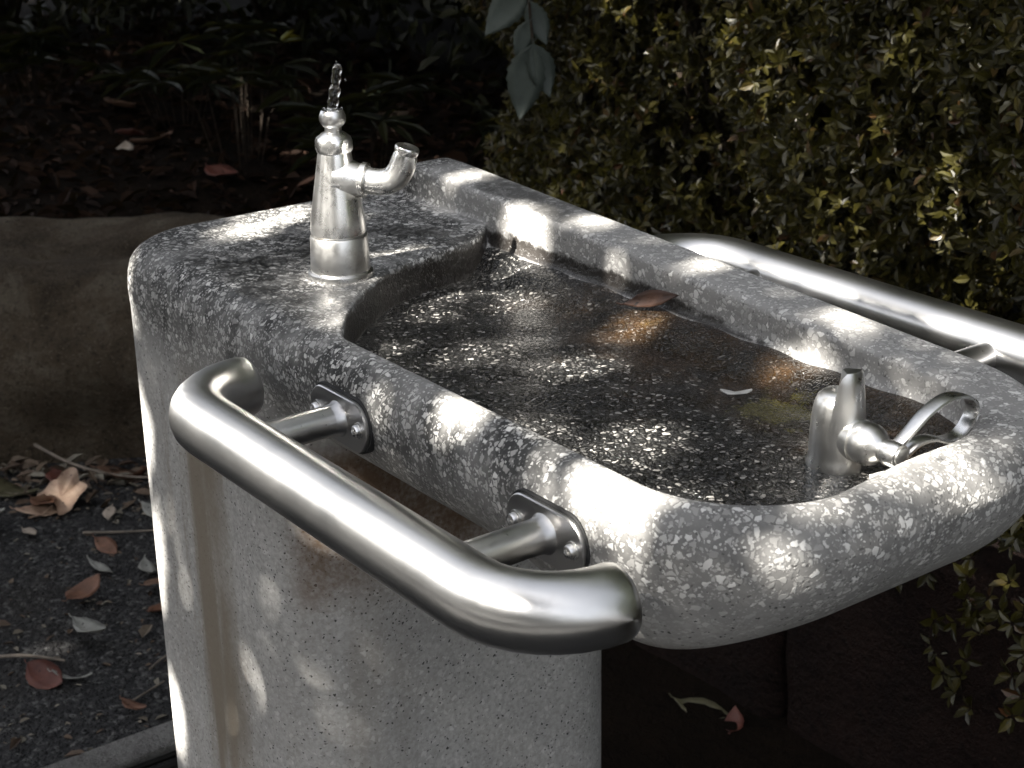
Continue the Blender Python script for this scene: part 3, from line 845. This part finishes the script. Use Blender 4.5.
# hedge ------------------------------------------------------------
hx0, hx1, hy0, hy1, hz0, hz1 = -2.78, .9, 1.80, 2.75, .28, 1.62
hedge = empty('hedge', (-.9, 2.25, BED_Z)); hoff = np.array([.9, -2.25, -BED_Z])
def hedge_mesh():
    n = 33000
    P = np.stack([RNG.uniform(hx0, hx1, n*2), RNG.uniform(0, 1, n*2)**1.7, RNG.uniform(hz0, hz1, n*2)], 1)
    bulge = .10*np.sin(P[:, 0]*4.3+1)*np.sin(P[:, 2]*5+.4)+.06*np.sin(P[:, 0]*11+P[:, 2]*7)+.05*np.sin(P[:, 2]*13+P[:, 0]*3)
    lean = .10*np.clip((P[:, 2]-.3)/1.2, 0, 1)**2
    endc = np.clip(1-(P[:, 0]-hx0)/.35, 0, 1)**2*.40
    y = hy0-.02+bulge+lean+endc+P[:, 1]*.75
    # clumpy gaps
    g = np.sin(P[:, 0]*17+np.sin(P[:, 2]*9)*2)*np.sin(P[:, 2]*19+np.cos(P[:, 0]*8)*2)
    keep = (RNG.uniform(size=len(P)) < .62+.38*g)
    # denser where it can be looked into from near by
    keep &= (P[:, 0] < -.4) | (RNG.uniform(size=len(P)) < .45)
    C = np.stack([P[:, 0], y, P[:, 2]], 1)[keep]
    m_ = 5200; sx = RNG.uniform(-1.40, .6, m_); sk = np.stack([sx, 1.44+RNG.uniform(-.03, .36, m_)+.05*np.sin(sx*9), RNG.uniform(0, 1, m_)], 1); sk[:, 2] = .56-sk[:, 2]*np.clip((sk[:, 0]+1.45)*1.2, .12, .36)
    sk = sk[RNG.uniform(size=m_) < .55+.45*np.sin(sk[:, 0]*13+2)*np.sin(sk[:, 2]*21)]
    C = np.concatenate([C, sk])
    n = len(C); k = 6
    out = unit(np.stack([RNG.normal(0, .55, n), -1+RNG.normal(0, .5, n), .45+RNG.normal(0, .5, n)], 1))
    a1 = unit(np.cross(out, rand_dirs(n))); a2 = np.cross(out, a1)
    pos, axs, nr = [], [], []
    for j in range(k):
        ang = 2*math.pi*j/k+RNG.uniform(-.5, .5, n)
        rad = a1*np.cos(ang)[:, None]+a2*np.sin(ang)[:, None]
        lift = RNG.uniform(.1, 1.0, n)[:, None]
        pos.append(C+rad*.002); axs.append(rad+out*lift); nr.append(out-rad*lift*.6+.2*RNG.normal(size=(n, 3)))
    pos = np.concatenate(pos); axs = np.concatenate(axs); nr = np.concatenate(nr)
    L = RNG.uniform(.011, .025, len(pos)); W = L*RNG.uniform(.36, .52, len(pos))
    V_, q = leaves_np(pos, axs, nr, L, W)
    mesh_np('foliage', V_+hoff, q, HEDGE, hedge, smooth=False)
    mb = MB()
    for _ in range(170):
        x = RNG.uniform(hx0+.1, hx1); y = RNG.uniform(2.05, 2.5)
        p0 = Vector((x, y, BED_Z-.02)); p = [p0]
        dx, dy = RNG.uniform(-.35, .35), RNG.uniform(-.35, .1)
        for s in range(1, 6):
            p.append(Vector((x+dx*s/5+RNG.uniform(-.03, .03), y+dy*s/5+RNG.uniform(-.03, .03), BED_Z+s*.24)))
        tube(mb, [v+Vector(hoff) for v in p], [.008, .007, .006, .005, .004, .002], 6)
    mb.build('stems', BARK, hedge)
hedge_mesh()
tag(hedge, 'dense small-leaved olive green clipped hedge growing behind the fountain bowl', 'hedge')

# compound-leaf sprig poking out of the hedge end
sp = empty('leafy_sprig', (-2.45, 1.921, BED_Z-.05))
tag(sp, 'slender sprig with large toothed grey-green leaflets beside the hedge end', 'sprig')
tipz = 1.06
stem = spline([(0, 0, 0), (-.02, -.03, .3), (.02, -.09, .56), (.09, -.15, .63), (.125, -.175, .60), (.15, -.185, .52)], 6)
mb = MB(); tube(mb, stem, [.005*(1-.6*i/len(stem)) for i in range(len(stem))], 8); mb.build('stem', BARK, sp)
def leaflet(p, d, L, nr):
    mb, zm = leaf_mesh('toothed', L, lrng, .1, .18, .0006, .10, .006)
    o = mb.build('leaflet', SPRIG, sp)
    d = Vector(d).normalized(); nr = Vector(nr); nr = (nr-d*nr.dot(d)).normalized(); s = nr.cross(d)
    o.matrix_local = Matrix.Translation(p) @ Matrix((d, s, nr)).transposed().to_4x4()
RT = Vector((.595, .804, -.018)); DN = Vector((0, 0, -1)); TC = Vector((.75, -.55, .25))
lp = [stem[-14], stem[-9], stem[-6], stem[-4], stem[-1]]
for p, d, L in ((lp[1], RT*-.62+DN*.78, .115), (lp[1], RT*-.7+DN*-.05, .075), (lp[2], RT*.35+DN*.9, .08), (lp[4], RT*-.25+DN*.95, .130), (lp[4], RT*.30+DN*.85, .095), (lp[3], RT*-.35+DN*.75, .07)):
    leaflet(p, d, L, TC)

# dark shrubs and undergrowth behind the boulder ----------------------------
def shrub(c, r, h, n, mat, L0, label, group, aspect=.42):
    ro = empty('shrub', (c[0], c[1], BED_Z-.02)); tag(ro, label, 'shrub', group)
    u = rand_dirs(n); rr = RNG.uniform(.25, 1, n)**(1/2.2)
    lump = 1+.22*np.sin(u[:, 0]*5+c[0]*3)*np.sin(u[:, 2]*6+1)+.12*np.sin(u[:, 1]*11+c[1])
    P = u*(rr*lump)[:, None]*np.array([r, r, h/2])+np.array([0, 0, h/2+.02])
    P = P[P[:, 2] > .01]; n = len(P)
    ax = unit(u[:n]*.6+rand_dirs(n)*.8+np.array([0, 0, -.15])); nr = unit(u[:n]+np.array([0, 0, .8])+rand_dirs(n)*.6)
    L = RNG.uniform(.6, 1.2, n)*L0
    V_, q = leaves_np(P, ax, nr, L, L*aspect)
    mesh_np('foliage', V_, q, mat, ro, smooth=False)
    mb = MB()
    for _ in range(16):
        a = RNG.uniform(0, 6.28); e = Vector((r*.7*math.cos(a), r*.7*math.sin(a), h*RNG.uniform(.5, .9)))
        tube(mb, [(0.02*math.cos(a), .02*math.sin(a), -.02), e*.4+Vector((0, 0, .08)), e], [.014, .009, .003], 6)
    mb.build('stems', BARK, ro)
    return ro
GS = 'dark shrubs behind the boulder'
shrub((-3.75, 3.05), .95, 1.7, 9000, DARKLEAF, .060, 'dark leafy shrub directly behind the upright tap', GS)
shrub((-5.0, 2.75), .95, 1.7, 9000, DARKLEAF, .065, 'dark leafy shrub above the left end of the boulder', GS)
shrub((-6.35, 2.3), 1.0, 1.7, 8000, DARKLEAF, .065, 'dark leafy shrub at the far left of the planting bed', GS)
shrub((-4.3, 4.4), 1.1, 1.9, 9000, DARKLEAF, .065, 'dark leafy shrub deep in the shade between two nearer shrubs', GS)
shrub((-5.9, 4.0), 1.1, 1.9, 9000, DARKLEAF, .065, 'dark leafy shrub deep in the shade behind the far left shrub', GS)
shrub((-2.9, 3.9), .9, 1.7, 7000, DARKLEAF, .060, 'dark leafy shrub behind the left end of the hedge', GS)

def tuft(x, y, n, h, label, name='bamboo_grass', mat=None):
    z = float(bedz(np.array(x), np.array(y)))
    ro = empty(name, (x, y, z)); tag(ro, label, 'plant', 'low bamboo grass plants behind the boulder')
    cane = MB(); P, A, Nn, LL = [], [], [], []
    for i in range(n):
        a = RNG.uniform(0, 6.28); r = RNG.uniform(.02, .16); hh = h*RNG.uniform(.6, 1.1)
        tip = Vector((r*math.cos(a)*1.3, r*math.sin(a)*1.3, hh))
        tube(cane, [(r*.4*math.cos(a), r*.4*math.sin(a), -.03), tip*.55+Vector((0, 0, .02)), tip], [.0022, .0018, .001], 5)
        for j in range(7):
            b = RNG.uniform(0, 6.28); d = np.array([math.cos(b), math.sin(b), RNG.uniform(-.35, .35)])
            P.append(np.array(tip)); A.append(d); Nn.append(np.array([RNG.normal(0, .25), RNG.normal(0, .25), 1.])); LL.append(RNG.uniform(.07, .15))
    cane.build('canes', BARK, ro)
    LL = np.array(LL); V_, q = leaves_np(np.array(P), np.array(A), np.array(Nn), LL, LL*.16)
    mesh_np('leaves', V_, q, mat or DARKLEAF, ro, smooth=False)
tufts = [(-3.35, 2.02, 'nearest the upright tap'), (-3.75, 1.92, 'just left of the tap, above the boulder'), (-4.25, 2.0, 'over the middle of the boulder'), (-4.75, 1.78, 'left of the middle of the boulder'), (-3.05, 2.35, 'right behind the spout of the tap'), (-5.4, 1.8, 'far left behind the boulder')]
for x, y, w in tufts: tuft(x, y, 12, RNG.uniform(.16, .30), 'low dark bamboo grass plant '+w)

# ------------------------------------------------------------------ trees that shade the place, evergreens added unseen
SUN_EL, = (math.radians(45),)
TOSUN = Vector((.05, -.705, .708)).normalized()
def E3(p): return np.array(p, float)
flecks = []; spots = []      # (point in the place, radius) where the sun comes through the crown
def spot(x, y, z, r, fleck=False): spots.append((np.array([x, y, z]), r)); flecks.append(fleck)
zf = FZ; zd = DECK
spot(-1.061, .741, zf, .022); spot(-.989, .784, zf, .024); spot(-1.024, .872, zf, .021); spot(-.842, .716, zf, .030); spot(-.864, .895, zf, .015)
spot(-1.43, .765, zd, .028); spot(-1.40, .715, zd, .016); spot(-1.20, .850, zd, .010); spot(-1.12, .69, zf, .012); spot(-1.17, .77, zf, .010)
spot(-.905, .630, zd, .024); spot(-.745, .618, zd, .030)
spot(-1.335, .940, zd+.030, .014); spot(-1.15, .940, zd+.022, .011); spot(-1.0, .94, zd+.014, .007); spot(-.85, .94, zd+.01, .008)
spot(-1.218, .695, .945, .024); spot(-1.226, .695, .915, .024); spot(-1.222, .69, .88, .020); spot(-1.192, .735, .935, .018)
for x_ in np.arange(-1.13, -.70, .030): spot(x_, .500+.003*math.sin(x_*60), .82, .015+.004*math.sin(x_*37))
spot(-.742, .790, .862, .013); spot(-.705, .79, .84, .008); spot(-.665, .81, .835, .010)
spot(-1.43, .61, .66, .026); spot(-1.44, .615, .52, .030); spot(-1.42, .60, .36, .026); spot(-1.44, .625, .79, .020)
for x_ in np.arange(-1.16, -.66, .032): spot(x_, 1.045, .85, .009+.006*math.sin(x_*31))
spot(-2.735, .985, .02, .010, True); spot(-2.25, .77, .0, .006, True)
spot(-1.256, 1.49, .26, .030); spot(-1.19, 1.49, .16, .015)
zones = [((-.68, .68, .80), .15, .66), ((-.60, .80, .80), .10, .62), ((-.82, .605, .80), .05, .5), ((-1.0, .60, .79), .045, .4), ((-1.208, .603, .52), .10, .42), ((-1.43, .60, .55), .10, .45), ((-1.42, .60, .76), .07, .5),
         ((-1.45, .62, .30), .08, .45), ((-1.23, .70, .92), .06, .6), ((-1.05, .935, .87), .10, .5), ((-.80, .94, .87), .12, .55), ((-1.38, .8, .85), .10, .45)]   # where the boughs are thin
_r = np.random.default_rng(5)
for _ in range(60):       # small flecks on the hedge face
    spot(_r.uniform(-2.3, -1.25), 1.80, _r.uniform(.50, 1.0), _r.uniform(.003, .008), True)
for _ in range(14): spot(_r.uniform(-5.2, -3.2), _r.uniform(1.7, 2.4), _r.uniform(.45, .8), _r.uniform(.004, .010), True)
FINE = 95000
def tree(label, base, crown_c, crown_r, n, L0, holes=False, group='trees shading the fountain'):
    ro = empty('tree', base); tag(ro, label, 'tree', group); B = np.array(base)
    u = rand_dirs(n); rr = RNG.uniform(0, 1, n)**(1/2.6)
    lump = 1+.10*np.sin(u[:, 0]*6+crown_c[0])*np.sin(u[:, 1]*5)+.06*np.sin(u[:, 2]*9)
    P = u*(rr*lump)[:, None]*np.array(crown_r)+np.array(crown_c)
    ax = unit(rand_dirs(n)+np.array([0, 0, -.3])); nr = unit(rand_dirs(n)*.8+np.array([0, 0, 1.]))
    L = RNG.uniform(.7, 1.2, n)*L0
    if holes:
        keep = np.ones(n, bool) & ((P[:, 1] < -1.6) | (P[:, 0] < -3.2)); d = np.array(TOSUN); ctr = P+ax*(L*.5)[:, None]
        for (p, r), fk in zip(spots, flecks):
            w = ctr-p; t = w@d; dist = np.linalg.norm(w-t[:, None]*d, axis=1)
            keep &= dist > (r+L*.34 if fk else r*1.15+.006+L*.46)
        for p, zr_, f in zones:
            w = ctr-np.array(p); t = w@d; keep &= np.linalg.norm(w-t[:, None]*d, axis=1) > zr_+L*.4
        P, ax, nr, L = P[keep], ax[keep], nr[keep], L[keep]
        # fine-leaved boughs where the sun is filtered on its way to the fountain
        m = FINE; o1 = np.cross(d, [1., 0, 0]); o1 /= np.linalg.norm(o1); o2 = np.cross(d, o1)
        rad = 1.25*np.sqrt(RNG.uniform(0, 1, m)); an = RNG.uniform(0, 2*math.pi, m); tt = RNG.uniform(2.7, 3.9, m)
        Pf = np.array([-1.12, .80, .75])+tt[:, None]*d+(rad*np.cos(an))[:, None]*o1*1.0+(rad*np.sin(an))[:, None]*o2*1.0
        axf = unit(rand_dirs(m)+np.array([0, 0, -.3])); nrf = unit(rand_dirs(m)*.7+d); Lf = RNG.uniform(.025, .048, m)
        ctr = Pf+axf*(Lf*.5)[:, None]; kf = np.ones(m, bool)
        for p, r in spots:
            w = ctr-p; t = w@d; dist = np.linalg.norm(w-t[:, None]*d, axis=1)
            kf &= dist > r*.85+Lf*.34
        for p, zr_, f in zones:
            w = ctr-np.array(p); t = w@d; dist = np.linalg.norm(w-t[:, None]*d, axis=1)
            kf &= ~((dist < zr_*RNG.uniform(.55, 1.1, m)) & (RNG.uniform(size=m) < f))
        P = np.concatenate([P, Pf[kf]]); ax = np.concatenate([ax, axf[kf]]); nr = np.concatenate([nr, nrf[kf]]); L = np.concatenate([L, Lf[kf]])
    V_, q = leaves_np(P, ax, nr, L, L*.62)
    mesh_np('crown', V_-B, q, CROWN, ro, smooth=False)
    mb = MB(); top = Vector(crown_c)-Vector(base)
    tube(mb, spline([(0, 0, -.1), (.05, .02, top.z*.4), (top.x*.35, top.y*.35, top.z*.75), (top.x*.5, top.y*.5, top.z)], 5), [.20-.008*i for i in range(16)], 14)
    for k in range(9):
        a = 2*math.pi*k/9+.3
        s = Vector((top.x*.35, top.y*.35, top.z*.72)); e = top+Vector((crown_r[0]*.7*math.cos(a), crown_r[1]*.7*math.sin(a), crown_r[2]*.2*math.sin(3*a)))
        pp = spline([s, s*.55+e*.45+Vector((0, 0, .15)), e], 5)
        if holes:
            ok = all(np.linalg.norm((lambda w: w-(w@np.array(TOSUN))*np.array(TOSUN))(np.array(q_)+B-p)) > r+.09 for q_ in pp for p, r in spots)
            if not ok: continue
        tube(mb, pp, [.07*(1-.085*i) for i in range(len(pp))], 8)
    mb.build('trunk', BARK, ro)
tree('broad leafy tree on the near side of the path, dappling the fountain with sun', (-3.2, -4.6, 0), (-2.5, -3.1, 4.9), (4.6, 2.7, 1.25), 60000, .13, True)
for k_, (x_, y_, h_, w_) in enumerate(((4.2, -5.2, 5.0, 'to the right behind the camera'), (.4, -8.0, 5.6, 'straight behind the camera'), (-4.4, -8.6, 5.6, 'beyond the dappling tree'), (-9.5, -6.0, 4.4, 'to the left behind the dappling tree'),
        (5.2, 4.2, 5.2, 'past the right end of the hedge'))):
    tree('dense round evergreen tree added unseen to block low sky '+w_, (x_, y_, 0), (x_, y_, h_*.5), (2.6, 2.6, h_*.5), 5200, .26, group='unseen evergreens added to block low sky')  # out-of-view ring, added to cut the light from the low sky
tree('dense evergreen tree added unseen to darken the bed behind the hedge', (-1.0, 4.3, .3), (-1.6, 3.9, 2.9), (3.6, 2.7, 1.2), 20000, .16)  # crown above the frame, added to keep sky light off the background
tree('dense evergreen tree added unseen to shade the dark shrubs on the left', (-5.0, 4.6, .3), (-5.6, 3.3, 2.8), (3.2, 2.9, 1.2), 18000, .16)  # added out of view so the left undergrowth stays dark

# ------------------------------------------------------------------ loose leaves
# leaf in the bowl, leaning on the far wall
mb, zm = leaf_mesh('lance', .058, lrng, .15, .35, .0008, .10)
o = mb.build('fallen_leaf', DRY['umber']); o.location = (-1.050, .888, FZ+.014)
o.rotation_euler = (1.05, -.42, .30)
tag(o, 'long dark reddish brown leaf leaning on the far wall inside the bowl', 'leaf')
WS = mat_plain('white_scrap', (.62, .61, .58), .6)
o = leaf_mesh('lance', .024, lrng, .3, .2, .0006, 0, .03)[0].build('torn_scrap', WS); o.location = (-.870, .828, FZ+.0026); o.rotation_euler = (0, .0, .75)
tag(o, 'thin torn white scrap lying flat in the wet bowl', 'scrap')
o = leaf_mesh('broad', .020, lrng, .3, .2, .0006, 0, .03)[0].build('torn_scrap', WS); o.location = (-.690, .795, FZ+.004); o.rotation_euler = (.3, -.2, .2)
tag(o, 'small white scrap lying under the loop lever of the bubbler', 'scrap')

ring = [  # x, y, length, kind, colour, label, rot
 (-2.34, .965, .075, 'broad', 'brown', 'dull brown broad leaf on the asphalt close to the pedestal', .9),
 (-2.25, .93, .05, 'oval', 'rust', 'small orange brown leaf touching the brown broad leaf by the pedestal', 2.2),
 (-2.27, .815, .085, 'oval', 'grey', 'grey green oval leaf with a curled stem, lowest of the large leaves', .3),
 (-2.36, .845, .07, 'broad', 'rust', 'crumpled rust red leaf above the grey green oval leaf', 1.9),
 (-2.20, .715, .070, 'broad', 'red', 'dark red crumpled leaf on bare asphalt left of the kerb', .4),
 (-2.165, .735, .060, 'lance', 'grey', 'pale grey sliver of a leaf beside the dark red crumpled leaf', .9),
 (-2.56, .975, .065, 'oval', 'rust', 'small orange oval leaf in the middle of the asphalt', .25),
 (-2.48, .93, .075, 'lance', 'grey', 'grey lance leaf just below the small orange oval leaf', .1),
 (-2.42, 1.00, .060, 'oval', 'grey', 'grey oval leaf with dark edge left of the pale round leaf', -.3),
 (-2.42, 1.12, .060, 'broad', 'pale', 'pale round leaf touching the pedestal edge in the picture', .7),
 (-2.50, 1.08, .065, 'lance', 'grey', 'twisted grey leaf left of the pale round leaf', 1.0),
 (-2.37, 1.08, .050, 'oval', 'pale', 'pale pinkish leaf under the pale round leaf', .0),
 (-2.55, .72, .075, 'lance', 'grey', 'light grey lance leaf at the left edge of the asphalt', .55),
 (-2.60, .78, .055, 'oval', 'grey', 'small light grey leaf above the lance leaf at the left edge', -.2),
 (-2.72, .80, .080, 'broad', 'grey', 'wilted grey leaf standing on edge at the left edge', 1.4),
 (-2.67, .89, .045, 'oval', 'pale', 'tiny pale leaf above the wilted grey leaf', .2),
 (-2.88, .90, .100, 'broad', 'olive', 'large olive green leaf at the foot of the boulder, far left', .9),
 (-2.78, .95, .090, 'oval', 'rust', 'rust brown leaf pile piece between olive leaf and tan leaf', .2),
 (-2.80, 1.08, .105, 'broad', 'brown', 'large brown leaf propped against the boulder foot', 1.2),
 (-2.74, 1.12, .085, 'broad', 'rust', 'rust leaf folded against the large brown leaf by the boulder', 2.4),
 (-2.66, 1.14, .100, 'broad', 'brown', 'broad brown leaf at the boulder foot nearest the pedestal', .5),
 (-2.60, 1.17, .070, 'oval', 'olive', 'yellow olive leaf between boulder foot and pedestal', 1.1),
 (-2.62, 1.09, .060, 'oval', 'grey', 'pale grey curled leaf below the broad brown leaf', .4),
 (-2.66, 1.05, .050, 'oval', 'pale', 'small pale curled leaf beside the pale grey curled leaf', -.6),
 (-2.56, 1.12, .080, 'lance', 'olive', 'narrow olive leaf under the pale grey curled leaf', .3),
 (-2.86, 1.02, .080, 'broad', 'red', 'dark red leaf in the shade of the boulder', .1),
 (-2.95, 1.00, .080, 'oval', 'brown', 'brown leaf behind the olive leaf in the shade of the boulder', 2.9),
 (-1.545, 1.40, .085, 'oval', 'olive', 'dull olive leaf on the dark ground below the bowl', .4),
 (-1.43, 1.40, .060, 'oval', 'red', 'dark red leaf right of the dull olive leaf below the bowl', 2.3),
 (-2.02, .78, .045, 'oval', 'rust', 'small rust leaf at the top of the concrete kerb', .3),
]
for x, y, L, kd, cl, lb, rt in ring:
    ground_leaf(x, y, L, kd, cl, lb, rt, (lrng.uniform(-.25, .25), lrng.uniform(-.25, .25)), .002+abs(lrng.gauss(0, .004)), lrng.uniform(.1, .6), lrng.uniform(.1, .5))
# leaves lying on the bed behind the boulder
for x, y, L, kd, cl, lb in ((-4.05, 1.76, .12, 'broad', 'brown', 'brown leaf on the bed at the back edge of the boulder'), (-3.98, 1.70, .09, 'oval', 'pale', 'pale leaf on the bed at the back edge of the boulder'),
        (-4.2, 1.82, .11, 'broad', 'red', 'dark red leaf on the bed behind the boulder'), (-3.7, 1.80, .10, 'broad', 'red', 'wine red leaf on the bed left of the tap'),
        (-4.5, 1.9, .12, 'broad', 'brown', 'large brown leaf on the bed far left'), (-3.5, 1.9, .09, 'oval', 'rust', 'rust leaf on the bed nearest the tap')):
    z = float(bedz(np.array(x), np.array(y)))
    ground_leaf(x, y, L, kd, cl, lb, lrng.uniform(0, 6), (lrng.uniform(-.3, .3), lrng.uniform(-.3, .3)), z+.01, .4, .3, 'fallen leaves on the planting bed')
# twigs
def twig(P, r, label):
    mb = MB(); pp = spline(P, 6); tube(mb, pp, [r*(1-.5*i/len(pp)) for i in range(len(pp))], 7)
    tag(mb.build('twig', BARKL), label, 'twig', 'twigs on the asphalt')
BARKL = mat_plain('pale_twig', (.20, .17, .14), .8)
twig([(-2.93, 1.02, .05), (-2.83, 1.06, .03), (-2.72, 1.13, .025), (-2.60, 1.22, .05)], .0035, 'long thin bent twig at the foot of the boulder')
twig([(-2.60, .97, .006), (-2.55, 1.04, .006), (-2.50, 1.12, .008)], .0028, 'straight pale twig right of the large tan leaf')
twig([(-2.30, .64, .006), (-2.25, .72, .010), (-2.20, .77, .006)], .0035, 'short thick twig on the bare asphalt')
twig([(-2.10, .86, .005), (-2.12, .90, .006), (-2.10, .93, .009)], .002, 'small hooked twig near the kerb')
twig([(-2.03, .79, .004), (-2.05, .86, .008)], .002, 'fine twig touching the pedestal side of the asphalt')

# fine litter and grit: nobody could count it
def litter():
    n = 2600
    P = np.stack([RNG.uniform(-3.4, -1.2, n), RNG.uniform(.2, 1.5, n), np.full(n, .002)], 1)
    P[:900, 0] = RNG.uniform(-3.1, -2.3, 900); P[:900, 1] = 1.0+(P[:900, 0]+2.93)*.75+RNG.normal(0, .06, 900)-.02
    ax = unit(np.stack([RNG.normal(size=n), RNG.normal(size=n), RNG.normal(0, .15, n)], 1)); nr = unit(np.stack([RNG.normal(0, .4, n), RNG.normal(0, .4, n), np.ones(n)], 1))
    L = RNG.uniform(.006, .020, n); L[:260] = RNG.uniform(.02, .05, 260); P[:260, 2] += RNG.uniform(0, .02, 260); P[900:960, 2] += .004; L[900:960] = RNG.uniform(.02, .04, 60); V_, q = leaves_np(P, ax, nr, L, L*RNG.uniform(.25, .6, n))
    o = mesh_np('leaf_litter', V_, q, mat_leaves('litter', [(0, (.05, .03, .02)), (.5, (.11, .075, .05)), (.85, (.16, .15, .12)), (1, (.25, .22, .18))], .05, .7), None, False)
    o['kind'] = 'stuff'
    n = 8000
    P = np.stack([RNG.uniform(-6.5, -2.2, n), RNG.uniform(.9, 3.0, n), np.zeros(n)], 1); P = P[np.maximum(P[:, 1]-1.66, (P[:, 0]+3.24)*-.804+(P[:, 1]-1.13)*.595) > .05]; n = len(P); P[:, 2] = bedz(P[:, 0], P[:, 1])+.008
    ax = unit(np.stack([RNG.normal(size=n), RNG.normal(size=n), RNG.normal(0, .3, n)], 1)); nr = unit(np.stack([RNG.normal(0, .6, n), RNG.normal(0, .6, n), np.ones(n)], 1))
    L = RNG.uniform(.02, .07, n); V_, q = leaves_np(P, ax, nr, L, L*RNG.uniform(.25, .5, n))
    o = mesh_np('leaf_litter', V_, q, mat_leaves('bed_litter', [(0, (.006, .003, .002)), (.6, (.014, .007, .004)), (1, (.030, .016, .010))], .05, .8, spec=.1), None, False)
    o['kind'] = 'stuff'
litter()

# ------------------------------------------------------------------ light
w = bpy.data.worlds.new('World'); scene.world = w; w.use_nodes = True
nt = w.node_tree; nt.nodes.clear()
sky = nt.nodes.new('ShaderNodeTexSky'); sky.sky_type = 'NISHITA'; sky.sun_disc = False
el = math.asin(TOSUN.z); az = math.atan2(TOSUN.x, TOSUN.y)
sky.sun_elevation = el; sky.sun_rotation = az
sky.air_density = .8; sky.dust_density = 4.; sky.ozone_density = .8
bg = nt.nodes.new('ShaderNodeBackground'); bg.inputs[1].default_value = .05
wo = nt.nodes.new('ShaderNodeOutputWorld'); hs = nt.nodes.new('ShaderNodeHueSaturation'); hs.inputs['Saturation'].default_value = .30
nt.links.new(sky.outputs[0], hs.inputs['Color']); nt.links.new(hs.outputs[0], bg.inputs[0]); nt.links.new(bg.outputs[0], wo.inputs[0])
sd = bpy.data.lights.new('sun', 'SUN'); sd.energy = 4.5; sd.angle = math.radians(.53); sd.color = (1, .95, .87)
so = bpy.data.objects.new('sun', sd); so.rotation_euler = TOSUN.to_track_quat('Z', 'Y').to_euler(); link(so)

# ------------------------------------------------------------------ camera
cd = bpy.data.cameras.new('camera'); cam = bpy.data.objects.new('camera', cd); link(cam)
Rm = Matrix(((.59482999, .27519269, -.75527893), (.80365599, -.2243089, .55120102), (-.0177293, -.93485534, -.35458592)))
M = Matrix((Rm.col[0], -Rm.col[1], -Rm.col[2])).transposed().to_4x4(); M.translation = (0, 0, CAM_H)
cam.matrix_world = M
cd.sensor_width = 36; cd.lens = 36*1700/1024; cd.clip_start = .05; cd.clip_end = 1000
cd.dof.use_dof = True; cd.dof.focus_distance = 1.30; cd.dof.aperture_fstop = 20
scene.camera = cam
vs = scene.view_settings; vs.view_transform = 'Standard'; vs.look = 'None'; vs.gamma = 1; vs.exposure = 3.05
scene.cycles.use_denoising = True
scene.cycles.max_bounces = 8; scene.cycles.transmission_bounces = 6
